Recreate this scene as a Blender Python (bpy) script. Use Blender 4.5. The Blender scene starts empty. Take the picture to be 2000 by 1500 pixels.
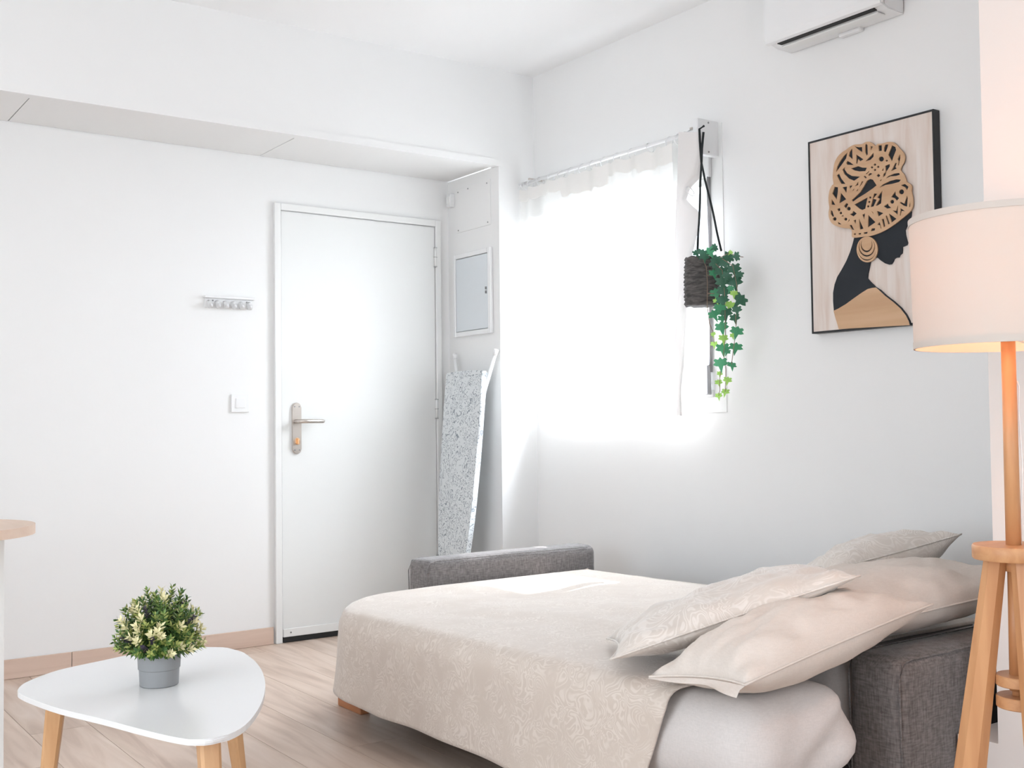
import bpy, bmesh, math, random
import numpy as np
from mathutils import Vector, Matrix, noise
random.seed(7)
PI = math.pi
S = bpy.context.scene
C = bpy.context.scene.collection

# ------------------------------------------------------------------ camera
F, YAW, PITCH, ROLL, H = 2170.78, 0.62055, 0.035214, -0.011555, 1.03605
fw = Vector((math.sin(YAW)*math.cos(PITCH), math.cos(YAW)*math.cos(PITCH), math.sin(PITCH)))
rt0 = Vector((math.cos(YAW), -math.sin(YAW), 0)); up0 = rt0.cross(fw)
RT = math.cos(ROLL)*rt0 + math.sin(ROLL)*up0
UP = -math.sin(ROLL)*rt0 + math.cos(ROLL)*up0
cam = bpy.data.cameras.new('camera'); camo = bpy.data.objects.new('camera', cam); C.objects.link(camo)
M = Matrix((RT, UP, -fw)).transposed().to_4x4(); M.translation = (0, 0, H)
camo.matrix_world = M
cam.sensor_fit = 'HORIZONTAL'; cam.sensor_width = 36; cam.lens = F/2000*36; cam.clip_start = 0.05
S.camera = camo
def at(px, py, axis, v):
    """point where the ray through a photo pixel meets the plane axis = v"""
    d = fw + RT*((px-1000)/F) - UP*((py-750)/F)
    o = Vector((0, 0, H)); t = (v-o[axis])/d[axis]
    return o + d*t

# ------------------------------------------------------------------ world, sun, window light, exposure
W = bpy.data.worlds.new('world'); S.world = W; W.use_nodes = True
bg = W.node_tree.nodes['Background']; bg.inputs[0].default_value = (0.84, 0.92, 1.0, 1); bg.inputs[1].default_value = 3.2
sun = bpy.data.lights.new('sun', 'SUN'); sun.energy = 16; sun.angle = 0.012; sun.color = (0.98, 0.97, 1)
suno = bpy.data.objects.new('sun', sun); C.objects.link(suno)
suno.rotation_euler = Vector((-1.0, -0.17, -1.32)).to_track_quat('-Z', 'Y').to_euler()
def area(name, loc, direction, sx, sy, power, col):
    l = bpy.data.lights.new(name, 'AREA'); l.shape = 'RECTANGLE'; l.size = sx; l.size_y = sy; l.energy = power; l.color = col
    o = bpy.data.objects.new(name, l); C.objects.link(o); o.location = loc
    o.rotation_euler = Vector(direction).to_track_quat('-Z', 'Y').to_euler(); return o
# added fill lights behind and left of camera, then daylight at the curtained window
area('rear_fill_light', (0.2, -2.66, 1.2), (0, 1, 0), 2.7, 2.2, 34, (0.86, 0.93, 1))
area('side_fill_light', (-1.96, 1.5, 1.35), (1, 0.1, 0), 2.4, 1.6, 54, (0.86, 0.93, 1))
area('window_daylight', (4.0, 3.87, 2.25), (-1, 0, -0.95), 1.3, 1.1, 520, (0.84, 0.92, 1))
S.view_settings.view_transform = 'Standard'; S.view_settings.look = 'None'
S.view_settings.exposure = -0.25; S.view_settings.gamma = 1; S.view_settings.use_curve_mapping = False

# ------------------------------------------------------------------ materials
def mat(name, col, rough=0.6, metal=0, spec=0.5):
    m = bpy.data.materials.new(name); m.use_nodes = True
    b = m.node_tree.nodes['Principled BSDF']
    b.inputs['Base Color'].default_value = (*col, 1); b.inputs['Roughness'].default_value = rough
    b.inputs['Metallic'].default_value = metal; b.inputs['Specular IOR Level'].default_value = spec
    return m
def nt(m): return m.node_tree.nodes, m.node_tree.links, m.node_tree.nodes['Principled BSDF']
def coords(m, scale=(1, 1, 1), rot=(0, 0, 0)):
    n, l, b = nt(m)
    tc = n.new('ShaderNodeTexCoord'); mp = n.new('ShaderNodeMapping')
    mp.inputs['Scale'].default_value = scale; mp.inputs['Rotation'].default_value = rot
    l.new(tc.outputs['Object'], mp.inputs['Vector']); return mp.outputs['Vector']
def noisetex(m, vec, scale, detail=4, dist=0.0, rough=0.5):
    n, l, b = nt(m); t = n.new('ShaderNodeTexNoise')
    t.inputs['Scale'].default_value = scale; t.inputs['Detail'].default_value = detail
    t.inputs['Distortion'].default_value = dist; t.inputs['Roughness'].default_value = rough
    l.new(vec, t.inputs['Vector']); return t.outputs['Fac']
def ramp(m, fac, stops):
    n, l, b = nt(m); r = n.new('ShaderNodeValToRGB'); e = r.color_ramp.elements
    while len(e) < len(stops): e.new(0.5)
    for i, (p, c) in enumerate(stops): e[i].position = p; e[i].color = (*c, 1)
    l.new(fac, r.inputs['Fac']); return r.outputs['Color']
def tocol(m, out): n, l, b = nt(m); l.new(out, b.inputs['Base Color'])
def bump(m, fac, strength, dist=0.01):
    n, l, b = nt(m); bp = n.new('ShaderNodeBump'); bp.inputs['Strength'].default_value = strength; bp.inputs['Distance'].default_value = dist
    l.new(fac, bp.inputs['Height']); l.new(bp.outputs['Normal'], b.inputs['Normal'])
def paint(name, col, rough=0.7, b=0.06, sc=60):
    m = mat(name, col, rough, spec=0.25); v = coords(m); bump(m, noisetex(m, v, sc, 5), b, 0.004); return m
def wood(name, c1, c2, axis=2, sc=9, rough=0.45, stretch=14, bstr=0.05):
    m = mat(name, c1, rough); s = [stretch]*3; s[axis] = 1.0
    v = coords(m, s); f = noisetex(m, v, sc/stretch*2.2, 6, 0.6)
    tocol(m, ramp(m, f, [(0.3, c2), (0.65, c1)])); bump(m, f, bstr, 0.003); return m
def fabric(name, c1, c2, sc=260, rough=0.95, bstr=0.3):
    m = mat(name, c1, rough, spec=0.15)
    v1 = coords(m, (1, 1, 0.18)); v2 = coords(m, (0.18, 0.18, 1))
    n, l, b = nt(m); a = noisetex(m, v1, sc, 3); c = noisetex(m, v2, sc, 3)
    mx = n.new('ShaderNodeMath'); mx.operation = 'ADD'; l.new(a, mx.inputs[0]); l.new(c, mx.inputs[1])
    md = n.new('ShaderNodeMath'); md.operation = 'MULTIPLY'; md.inputs[1].default_value = 0.5; l.new(mx.outputs[0], md.inputs[0])
    tocol(m, ramp(m, md.outputs[0], [(0.36, c2), (0.64, c1)])); bump(m, md.outputs[0], bstr, 0.002); return m
def damask(name, c1, c2, sc=11):
    """woven swirl pattern: contour lines of a distorted noise field, tone on tone"""
    m = mat(name, c1, 0.9, spec=0.15); v = coords(m); n, l, b = nt(m)
    f = noisetex(m, v, sc, 1.5, 1.6)
    k = n.new('ShaderNodeMath'); k.operation = 'MULTIPLY'; k.inputs[1].default_value = 70; l.new(f, k.inputs[0])
    s = n.new('ShaderNodeMath'); s.operation = 'SINE'; l.new(k.outputs[0], s.inputs[0])
    g = noisetex(m, v, sc*0.8, 2, 0.6)
    gr = n.new('ShaderNodeMapRange'); gr.inputs[1].default_value = 0.33; gr.inputs[2].default_value = 0.58; l.new(g, gr.inputs[0])
    sr = n.new('ShaderNodeMapRange'); sr.inputs[1].default_value = -0.2; sr.inputs[2].default_value = 0.9; l.new(s.outputs[0], sr.inputs[0])
    mu = n.new('ShaderNodeMath'); mu.operation = 'MULTIPLY'; l.new(gr.outputs[0], mu.inputs[0]); l.new(sr.outputs[0], mu.inputs[1])
    fine = noisetex(m, v, 420, 2); b.inputs['Sheen Weight'].default_value = 0.45; b.inputs['Sheen Roughness'].default_value = 0.35
    ad = n.new('ShaderNodeMath'); ad.operation = 'MULTIPLY_ADD'; ad.inputs[1].default_value = 0.35; l.new(fine, ad.inputs[0]); l.new(mu.outputs[0], ad.inputs[2])
    tocol(m, ramp(m, ad.outputs[0], [(0.12, c1), (0.95, c2)])); bump(m, fine, 0.12, 0.002); return m

MW = paint('wall_paint', (0.86, 0.855, 0.845))
MCEIL = paint('ceiling_paint', (0.92, 0.92, 0.92))
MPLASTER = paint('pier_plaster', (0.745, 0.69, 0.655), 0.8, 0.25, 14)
MTRIM = mat('white_gloss_paint', (0.84, 0.84, 0.825), 0.35)
MDOOR = paint('door_paint', (0.81, 0.815, 0.80), 0.55, 0.02, 40)
MPVC = mat('white_plastic', (0.85, 0.85, 0.85), 0.35)
MBOX = mat('pale_grey_enamel', (0.70, 0.735, 0.76), 0.35)
MSTEEL = mat('brushed_nickel', (0.62, 0.57, 0.53), 0.3, 1)
MGREY = mat('grey_metal', (0.45, 0.45, 0.47), 0.35, 0.9)
MBRASS = mat('brass', (0.75, 0.48, 0.28), 0.3, 1)
MBLACK = mat('black_rubber', (0.012, 0.012, 0.012), 0.7)
MSCREW = mat('screw_metal', (0.3, 0.3, 0.3), 0.4, 0.8)
MJOINT = mat('joint_grout', (0.42, 0.36, 0.31), 0.9)
MBEECH = wood('beech_wood', (0.61, 0.315, 0.145), (0.49, 0.22, 0.09), 2, 16)
MBEECHX = wood('beech_wood_flat', (0.63, 0.335, 0.16), (0.51, 0.24, 0.105), 0, 16)
MLEG = wood('table_leg_wood', (0.66, 0.40, 0.21), (0.55, 0.30, 0.14), 2, 14)
MCOUNTER = wood('counter_wood', (0.74, 0.57, 0.45), (0.66, 0.48, 0.37), 1, 8)
MBEDLEG = wood('bed_leg_wood', (0.42, 0.17, 0.07), (0.33, 0.12, 0.05), 1, 12)
MTABLE = mat('white_lacquer', (0.80, 0.80, 0.80), 0.22)
MPOT = mat('grey_plastic_pot', (0.27, 0.275, 0.28), 0.5)
MSOIL = mat('dark_soil', (0.03, 0.025, 0.02), 1)
MSOFA = fabric('grey_upholstery', (0.27, 0.252, 0.247), (0.14, 0.128, 0.126), 230)
nt(MSOFA)[2].inputs['Sheen Weight'].default_value = 0.25; nt(MSOFA)[2].inputs['Sheen Roughness'].default_value = 0.4
MLINSHADE = mat('black_lining_and_shade', (0.008, 0.007, 0.007), 0.95)  # sofa frame and feet, also the black of the painted gap shade
MSHEET = fabric('sheet_cotton', (0.66, 0.62, 0.60), (0.60, 0.565, 0.545), 420, bstr=0.08)
MPILLOW = fabric('pillow_cotton', (0.72, 0.655, 0.60), (0.67, 0.605, 0.55), 420, bstr=0.08)
MSPREAD = damask('bedspread_damask', (0.60, 0.52, 0.455), (0.69, 0.615, 0.55), 13)
MPATT = damask('pillow_damask', (0.66, 0.60, 0.545), (0.76, 0.705, 0.655), 10)
MCORD = mat('black_cord', (0.018, 0.022, 0.024), 0.9)
MVINE = mat('vine_stem', (0.25, 0.17, 0.12), 0.8)

# floor planks: the object-info random shifts the tone of each plank
def plankmat():
    m = mat('wood_look_tile', (0.6, 0.46, 0.37), 0.42); n, l, b = nt(m)
    tc = n.new('ShaderNodeTexCoord'); oi = n.new('ShaderNodeObjectInfo')
    va = n.new('ShaderNodeVectorMath'); va.operation = 'MULTIPLY_ADD'; va.inputs[1].default_value = (9, 0.9, 1)
    sc = n.new('ShaderNodeVectorMath'); sc.operation = 'SCALE'; sc.inputs[0].default_value = (13, 29, 7)
    l.new(oi.outputs['Random'], sc.inputs['Scale']); l.new(tc.outputs['Object'], va.inputs[0]); l.new(sc.outputs[0], va.inputs[2])
    f = noisetex(m, va.outputs[0], 1.9, 7, 0.9)
    col = ramp(m, f, [(0.30, (0.47, 0.345, 0.27)), (0.52, (0.615, 0.48, 0.39)), (0.75, (0.70, 0.575, 0.49))])
    hs = n.new('ShaderNodeHueSaturation'); mr = n.new('ShaderNodeMapRange'); mr.inputs[3].default_value = 0.94; mr.inputs[4].default_value = 1.06
    l.new(oi.outputs['Random'], mr.inputs[0]); l.new(mr.outputs[0], hs.inputs['Value']); l.new(col, hs.inputs['Color'])
    tocol(m, hs.outputs['Color']); bump(m, f, 0.05, 0.003); return m
MPLANK = plankmat()
MSKIRT = wood('skirting_tile', (0.70, 0.54, 0.445), (0.60, 0.44, 0.35), 0, 10, 0.5)

def glassmat():
    m = bpy.data.materials.new('window_glass'); m.use_nodes = True; n, l = m.node_tree.nodes, m.node_tree.links; n.clear()
    o = n.new('ShaderNodeOutputMaterial'); t = n.new('ShaderNodeBsdfTransparent'); g = n.new('ShaderNodeBsdfGlossy'); mx = n.new('ShaderNodeMixShader')
    g.inputs['Roughness'].default_value = 0.02; mx.inputs[0].default_value = 0.06
    l.new(t.outputs[0], mx.inputs[1]); l.new(g.outputs[0], mx.inputs[2]); l.new(mx.outputs[0], o.inputs[0]); return m
MGLASS = glassmat()
def sheer(name, col, trans, clear):
    m = bpy.data.materials.new(name); m.use_nodes = True; n, l = m.node_tree.nodes, m.node_tree.links; n.clear()
    o = n.new('ShaderNodeOutputMaterial'); d = n.new('ShaderNodeBsdfDiffuse'); t = n.new('ShaderNodeBsdfTranslucent'); c = n.new('ShaderNodeBsdfTransparent')
    d.inputs[0].default_value = (*col, 1); t.inputs[0].default_value = (*col, 1)
    a = n.new('ShaderNodeMixShader'); b = n.new('ShaderNodeMixShader'); a.inputs[0].default_value = trans; b.inputs[0].default_value = clear
    l.new(d.outputs[0], a.inputs[1]); l.new(t.outputs[0], a.inputs[2]); l.new(a.outputs[0], b.inputs[1]); l.new(c.outputs[0], b.inputs[2]); l.new(b.outputs[0], o.inputs[0])
    return m
MCURT = sheer('curtain_voile', (0.93, 0.92, 0.90), 0.6, 0.3)
MCURT2 = sheer('curtain_hem', (0.88, 0.865, 0.84), 0.15, 0.0)
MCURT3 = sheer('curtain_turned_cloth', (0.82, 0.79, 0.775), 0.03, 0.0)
MSHADE = sheer('lamp_shade_fabric', (0.76, 0.69, 0.63), 0.24, 0.0)

# ------------------------------------------------------------------ mesh helpers
def link(name, me, m, parent=None):
    o = bpy.data.objects.new(name, me); C.objects.link(o)
    if m and not me.materials: me.materials.append(m)
    if parent: o.parent = parent
    return o
def frombm(name, bm, m, parent=None, smooth=False):
    me = bpy.data.meshes.new(name); bmesh.ops.recalc_face_normals(bm, faces=bm.faces); bm.to_mesh(me); bm.free()
    if smooth:
        for p in me.polygons: p.use_smooth = True
    return link(name, me, m, parent)
def box(bm, a, b, bevel=0, seg=2):
    r = bmesh.ops.create_cube(bm, size=1); vs = r['verts']
    for v in vs:
        for i in range(3): v.co[i] = (a[i]+b[i])/2 + v.co[i]*(b[i]-a[i])
    if bevel:
        es = list({e for v in vs for e in v.link_edges})
        bmesh.ops.bevel(bm, geom=es, offset=bevel, segments=seg, affect='EDGES', profile=0.5, clamp_overlap=True)
def boxo(name, a, b, m, parent=None, bevel=0, seg=2):
    bm = bmesh.new(); box(bm, a, b, bevel, seg); return frombm(name, bm, m, parent)
def tube(bm, pts, r, seg=10, cap=True):
    pts = [Vector(p) for p in pts]; rings = []
    for i, p in enumerate(pts):
        t = (pts[min(i+1, len(pts)-1)] - pts[max(i-1, 0)]).normalized()
        a = Vector((0, 0, 1)) if abs(t.z) < 0.9 else Vector((1, 0, 0))
        x = t.cross(a).normalized(); y = t.cross(x)
        rr = r[i] if isinstance(r, (list, tuple)) else r
        rings.append([bm.verts.new(p + rr*(math.cos(2*PI*k/seg)*x + math.sin(2*PI*k/seg)*y)) for k in range(seg)])
    for a, b in zip(rings, rings[1:]):
        for k in range(seg): bm.faces.new((a[k], a[(k+1) % seg], b[(k+1) % seg], b[k]))
    if cap: bm.faces.new(rings[0]); bm.faces.new(rings[-1])
def tubeo(name, pts, r, m, parent=None, seg=10):
    bm = bmesh.new(); tube(bm, pts, r, seg); o = frombm(name, bm, m, parent)
    for p in o.data.polygons: p.use_smooth = len(p.vertices) == 4
    return o
def lathe(bm, prof, c=(0, 0), seg=40, close=False):
    rings = [[bm.verts.new((c[0]+r*math.cos(2*PI*k/seg), c[1]+r*math.sin(2*PI*k/seg), z)) for k in range(seg)] for r, z in prof]
    pr = list(zip(rings, rings[1:])) + ([(rings[-1], rings[0])] if close else [])
    for a, b in pr:
        for k in range(seg): bm.faces.new((a[k], a[(k+1) % seg], b[(k+1) % seg], b[k]))
    return rings
def latheo(name, prof, c, m, parent=None, seg=40, cap=True, close=False):
    bm = bmesh.new(); rg = lathe(bm, prof, c, seg, close)
    if cap: bm.faces.new(rg[0]); bm.faces.new(rg[-1])
    o = frombm(name, bm, m, parent)
    for p in o.data.polygons: p.use_smooth = len(p.vertices) == 4
    o.data.set_sharp_from_angle(angle=0.7); return o
def prism(bm, poly, axis, a, b, bevel=0, seg=2):
    """poly: 2D points in the two other axes (in order), extruded from a to b along axis"""
    o = [i for i in range(3) if i != axis]
    def pt(q, w):
        v = [0, 0, 0]; v[axis] = w; v[o[0]] = q[0]; v[o[1]] = q[1]; return v
    A = [bm.verts.new(pt(q, a)) for q in poly]; B = [bm.verts.new(pt(q, b)) for q in poly]
    f1 = bm.faces.new(A); f2 = bm.faces.new(B); n = len(poly)
    for i in range(n): bm.faces.new((A[i], A[(i+1) % n], B[(i+1) % n], B[i]))
    if bevel: bmesh.ops.bevel(bm, geom=list(f1.edges)+list(f2.edges), offset=bevel, segments=seg, affect='EDGES', clamp_overlap=True)
def prismo(name, poly, axis, a, b, m, parent=None, bevel=0, seg=2):
    bm = bmesh.new(); prism(bm, poly, axis, a, b, bevel, seg); return frombm(name, bm, m, parent)
def smoothpoly(pts, n=4):
    out = []; N = len(pts)
    for i in range(N):
        p0, p1, p2, p3 = [np.array(pts[(i+k-1) % N], float) for k in range(4)]
        for j in range(n):
            t = j/n; out.append(tuple(0.5*((2*p1)+(-p0+p2)*t+(2*p0-5*p1+4*p2-p3)*t*t+(-p0+3*p1-3*p2+p3)*t**3)))
    return out
def rbox(a, b, r, step=0.05, fn=None):
    """dense rounded box as a bmesh, optional displacement fn(co) -> co"""
    bm = bmesh.new(); a = Vector(a); b = Vector(b); c = (a+b)/2; h = (b-a)/2
    n = [max(2, int((b[i]-a[i])/step)) for i in range(3)]; cache = {}
    def V(p):
        k = tuple(round(x, 5) for x in p)
        if k not in cache:
            # denser towards the rounded edges
            q = Vector([math.copysign(abs(p[i]), p[i])*h[i] for i in range(3)])
            inn = Vector([max(-(h[i]-r), min(h[i]-r, q[i])) for i in range(3)]); d = q-inn
            if d.length > 1e-9: q = inn + d.normalized()*r
            q += c
            if fn: q = fn(q)
            cache[k] = bm.verts.new(q)
        return cache[k]
    def grid(ax, s):
        u, v = [i for i in range(3) if i != ax]
        def L(k, i):
            m = n[i]; hi = h[i]; rr = min(r, hi*0.98)
            inner = [(-1+rr/hi) + (2-2*rr/hi)*j/m for j in range(m+1)]
            lo = [-1 + rr/hi*(math.tan(j/4*PI/4)) for j in range(4)]
            return [-1 + rr/hi*(1-math.tan((4-j)/4*PI/4)) for j in range(4)] + inner + [1 - rr/hi*(1-math.tan(j/4*PI/4)) for j in range(1, 5)]
        U = L(0, u); Vv = L(0, v)
        for i in range(len(U)-1):
            for j in range(len(Vv)-1):
                q = []
                for (x, y) in ((U[i], Vv[j]), (U[i+1], Vv[j]), (U[i+1], Vv[j+1]), (U[i], Vv[j+1])):
                    p = [0, 0, 0]; p[ax] = s; p[u] = x; p[v] = y; q.append(V(p))
                if len(set(q)) == 4: 
                    try: bm.faces.new(q)
                    except ValueError: pass
    for ax in range(3):
        for s in (-1, 1): grid(ax, s)
    return bm
def rboxo(name, a, b, r, m, parent=None, step=0.05, fn=None):
    return frombm(name, rbox(a, b, r, step, fn), m, parent, True)
def curve2d(name, splines, m, parent, place, thick):
    """flat plate with cut-outs: first spline the outline, the others holes; place(x, y, d) -> world point"""
    cu = bpy.data.curves.new(name, 'CURVE'); cu.dimensions = '2D'; cu.fill_mode = 'BOTH'; cu.extrude = thick/2
    for sp in splines:
        s = cu.splines.new('POLY'); s.points.add(len(sp)-1)
        for i, (x, y) in enumerate(sp): s.points[i].co = (x, y, 0, 1)
        s.use_cyclic_u = True
    t = bpy.data.objects.new('tmp', cu); C.objects.link(t)
    dg = bpy.context.evaluated_depsgraph_get(); me = bpy.data.meshes.new_from_object(t.evaluated_get(dg))
    bpy.data.objects.remove(t); bpy.data.curves.remove(cu)
    for v in me.vertices: v.co = place(v.co.x, v.co.y, v.co.z + thick/2)
    me.name = name; me.materials.clear(); o = link(name, me, m, parent); return o
def thing(name, label, cat, loc=(0, 0, 0), group=None):
    o = bpy.data.objects.new(name, None); C.objects.link(o); o.location = loc
    bpy.context.view_layer.update()
    return tag(o, label, cat, group)
def tag(o, label, cat=None, group=None):
    o['label'] = label
    if cat: o['category'] = cat
    if group: o['group'] = group
    return o
def struct(o, label=None):
    o['kind'] = 'structure'
    if label: o['label'] = label
    return o
def keep(o):
    """re-base a child mesh built in world coordinates onto its parent's origin"""
    for ch in o.children:
        ch.matrix_parent_inverse = Matrix.Translation(-Vector(o.location))
    return o

# ------------------------------------------------------------------ room shell
YD, XR, YF, XW, ZS, ZC = 5.002, 3.168, 4.526, 3.390, 2.327, 2.810
X0, Y0 = -1.9, -2.6            # walls outside the frame
PX, PY = 2.45, 1.485           # wall pier beside the lamp
floor = struct(boxo('floor', (X0, Y0, -0.12), (3.7, YD+0.2, -0.0035), MJOINT), 'pale wood-look plank floor')
WPL, LPL = 0.198, 1.2
k = 0; plank_mesh = {}
x = X0
while x < XW:
    off = [0.0, 0.4, 0.8][k % 3] - 0.15; y = Y0 - LPL + off
    while y < YD:
        y0, y1 = max(y, Y0), min(y+LPL, YD); x1 = min(x+WPL, XW)
        if y1-y0 > 0.03 and x1-x > 0.02:
            key = (round(x1-x, 3), round(y1-y0, 3))
            if key not in plank_mesh:
                bm = bmesh.new(); box(bm, (0.0008, 0.0008, -0.006), (key[0]-0.0008, key[1]-0.0008, 0), 0)
                me = bpy.data.meshes.new('plank'); bm.to_mesh(me); bm.free(); me.materials.append(MPLANK); plank_mesh[key] = me
            o = link('plank', plank_mesh[key], None, floor); o.location = (x, y0, 0)
        y += LPL
    x += WPL; k += 1
struct(boxo('ceiling', (X0-0.2, Y0-0.2, ZC), (3.7, YD+0.2, ZC+0.12), MCEIL), 'white painted ceiling')
# door wall, set back under the soffit
struct(boxo('wall_back', (X0, YD, -0.1), (XR+0.3, YD+0.2, ZS+0.1), MW), 'white wall with the entrance door')
# the soffit: upright face and three flat panels with fine joints
sof = struct(boxo('wall_soffit', (X0, YF, ZS), (XW+0.3, YF+0.06, ZC+0.12), MW), 'white boxed-in soffit above the door wall')
sx = [X0, -0.14, 0.98, 2.10, XR]
for a, b in zip(sx, sx[1:]):
    boxo('soffit_panel', (a+0.002, YF+0.06, ZS+0.004), (b-0.002, YD-0.004, ZS+0.02), MW, sof)
boxo('soffit_edge_strip', (X0, YF-0.004, ZS-0.004), (XR+0.01, YF+0.05, ZS+0.03), MW, sof)
boxo('soffit_backing', (X0, YF+0.06, ZS+0.021), (XR, YD, ZS+0.06), MJOINT, sof)
# return wall of the door recess and its narrow front
struct(boxo('wall_return', (XR, YF, -0.1), (XW+0.3, YD+0.2, ZS), MW), 'white return wall of the door recess')
# window wall with the opening
WY0, WY1, WZ0, WZ1 = 3.315, 4.42, 1.16, 2.07
bm = bmesh.new(); T = 0.24
box(bm, (XW, 1.3, -0.1), (XW+T, WY0, ZC)); box(bm, (XW, WY1, -0.1), (XW+T, YF+0.3, ZC))
box(bm, (XW, WY0, -0.1), (XW+T, WY1, WZ0)); box(bm, (XW, WY0, WZ1), (XW+T, WY1, ZC))
struct(frombm('wall_right', bm, MW), 'white wall with the curtained window')
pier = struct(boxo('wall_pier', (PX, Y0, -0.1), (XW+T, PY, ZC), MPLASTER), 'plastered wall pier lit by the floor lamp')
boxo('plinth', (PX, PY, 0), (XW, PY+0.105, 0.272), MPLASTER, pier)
bm = bmesh.new()  # unseen side wall, its opening added for the side fill light
box(bm, (X0-0.2, Y0-0.2, -0.1), (X0, 0.28, ZC)); box(bm, (X0-0.2, 2.72, -0.1), (X0, YD+0.2, ZC)); box(bm, (X0-0.2, 0.28, -0.1), (X0, 2.72, 0.53)); box(bm, (X0-0.2, 0.28, 2.17), (X0, 2.72, ZC))
struct(frombm('wall_left', bm, MW), 'white side wall with an opening added for fill light')
# wall behind the camera, its opening added for the rear fill light
bm = bmesh.new(); yb = Y0-0.2
box(bm, (X0, yb, -0.1), (-1.2, Y0, ZC)); box(bm, (1.6, yb, -0.1), (PX+0.1, Y0, ZC)); box(bm, (-1.2, yb, 2.32), (1.6, Y0, ZC))
struct(frombm('wall_front', bm, MW), 'white rear wall with an opening added for fill light')
# skirting tiles on the door wall
sk = struct(boxo('baseboard_back', (X0, YD-0.006, 0), (2.160, YD, 0.078), MJOINT), 'pinkish wood-look skirting along the door wall')
ed = [X0, -1.16, 0.04, 1.241, 2.161]
for a, b in zip(ed, ed[1:]):
    boxo('skirting_tile', (a+0.0015, YD-0.012, 0.001), (b-0.0015, YD-0.002, 0.081), MSKIRT, sk, 0.001, 1)

# ------------------------------------------------------------------ entrance door
door = struct(boxo('door_1', (2.205, YD-0.012, 0.03), (3.072, YD+0.03, 2.074), MDOOR), 'plain white entrance door')
bm = bmesh.new()
for a, b in (((2.168, YD-0.022, 0), (2.201, YD, 2.112)), ((3.076, YD-0.022, 0), (3.108, YD, 2.112)), ((2.2012, YD-0.022, 2.079), (3.0758, YD, 2.112))):
    box(bm, a, b, 0.003, 2)
frombm('door_casing', bm, MTRIM, door)
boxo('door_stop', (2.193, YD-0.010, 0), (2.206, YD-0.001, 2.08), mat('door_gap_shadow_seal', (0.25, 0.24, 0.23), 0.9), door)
boxo('draught_strip', (2.207, YD-0.017, 0.026), (3.070, YD-0.011, 0.066), MTRIM, door, 0.002, 1)
boxo('rubber_sweep', (2.207, YD-0.016, 0.002), (3.070, YD-0.004, 0.027), MBLACK, door)
latheo('screw', [(0.004, 0), (0.004, 0.002)], (0, 0), MSCREW, door, 10).matrix_basis = Matrix.Translation((2.245, YD-0.017, 0.047)) @ Matrix.Rotation(PI/2, 4, 'X')
# back plate with rounded ends
def stadium(cx, z0, z1, r, n=10):
    return [(cx+r*math.cos(PI*i/n), z1-r+r*math.sin(PI*i/n)) for i in range(n+1)] + [(cx-r*math.cos(PI*i/n), z0+r-r*math.sin(PI*i/n)) for i in range(n+1)]
hx = 2.279
plate = prismo('handle_plate', stadium(hx, 0.898, 1.148, 0.0235), 1, YD-0.022, YD-0.012, MSTEEL, door, 0.004, 3)
plate['label'] = 'brushed nickel door plate'
tubeo('lever_handle', [(hx-0.006, YD-0.02, 1.057), (hx-0.006, YD-0.066, 1.057), (hx+0.004, YD-0.071, 1.057), (hx+0.03, YD-0.072, 1.057), (hx+0.115, YD-0.066, 1.056), (hx+0.122, YD-0.06, 1.056)], [0.010, 0.010, 0.0105, 0.0105, 0.0095, 0.008], MSTEEL, plate, 14)
for dx in (-0.012, 0.012):
    for z in (0.918, 1.128):
        latheo('screw', [(0.0035, 0), (0.0035, 0.0015)], (0, 0), MSCREW, plate, 10).matrix_basis = Matrix.Translation((hx+dx, YD-0.022, z)) @ Matrix.Rotation(PI/2, 4, 'X')
cyl = prismo('key_cylinder', stadium(hx, 0.944, 0.978, 0.0085), 1, YD-0.030, YD-0.02, MBRASS, plate, 0.001, 1)
boxo('thumb_turn', (hx-0.004, YD-0.045, 0.945), (hx+0.005, YD-0.028, 0.972), MBRASS, plate, 0.002, 2)
for z0 in (1.866, 1.066, 0.25):
    h = tubeo('hinge', [(3.0735, YD-0.02, z0), (3.0735, YD-0.02, z0+0.1)], 0.0065, MTRIM, door, 12)
    boxo('hinge_joint', (3.066, YD-0.027, z0+0.049), (3.081, YD-0.013, z0+0.051), MSCREW, h)
    boxo('hinge_joint', (3.066, YD-0.027, z0-0.001), (3.081, YD-0.013, z0+0.001), MSCREW, h)
    boxo('hinge_joint', (3.066, YD-0.027, z0+0.099), (3.081, YD-0.013, z0+0.101), MSCREW, h)

# ------------------------------------------------------------------ small fittings on the door wall
sw = thing('light_switch', 'square white light switch on the wall beside the entrance door', 'switch', (1.998, YD, 1.144))
boxo('frame_plate', (1.954, YD-0.010, 1.102), (2.042, YD, 1.187), MPVC, sw, 0.003, 2)
boxo('rocker', (1.975, YD-0.014, 1.122), (2.021, YD-0.008, 1.168), MPVC, sw, 0.002, 2); keep(sw)
rk = thing('hook_rack', 'small white rack of six hooks on the wall beside the door', 'hook rack', (1.945, YD, 1.61))
boxo('shelf_ledge', (1.822, YD-0.030, 1.632), (2.066, YD, 1.643), MPVC, rk, 0.003, 2)
boxo('back_plate', (1.828, YD-0.006, 1.588), (2.060, YD, 1.633), MPVC, rk, 0.002, 1)
for i in range(6):
    cx = 1.848 + i*0.0385
    tubeo('hook', [(cx, YD-0.004, 1.618), (cx, YD-0.012, 1.606), (cx, YD-0.022, 1.594), (cx, YD-0.032, 1.596), (cx, YD-0.037, 1.608)], [0.011, 0.011, 0.011, 0.010, 0.008], MPVC, rk, 10)
for cx in (1.866, 2.032):
    latheo('screw', [(0.004, 0), (0.004, 0.002)], (0, 0), MSCREW, rk, 10).matrix_basis = Matrix.Translation((cx, YD-0.006, 1.622)) @ Matrix.Rotation(PI/2, 4, 'X')
keep(rk)

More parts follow.
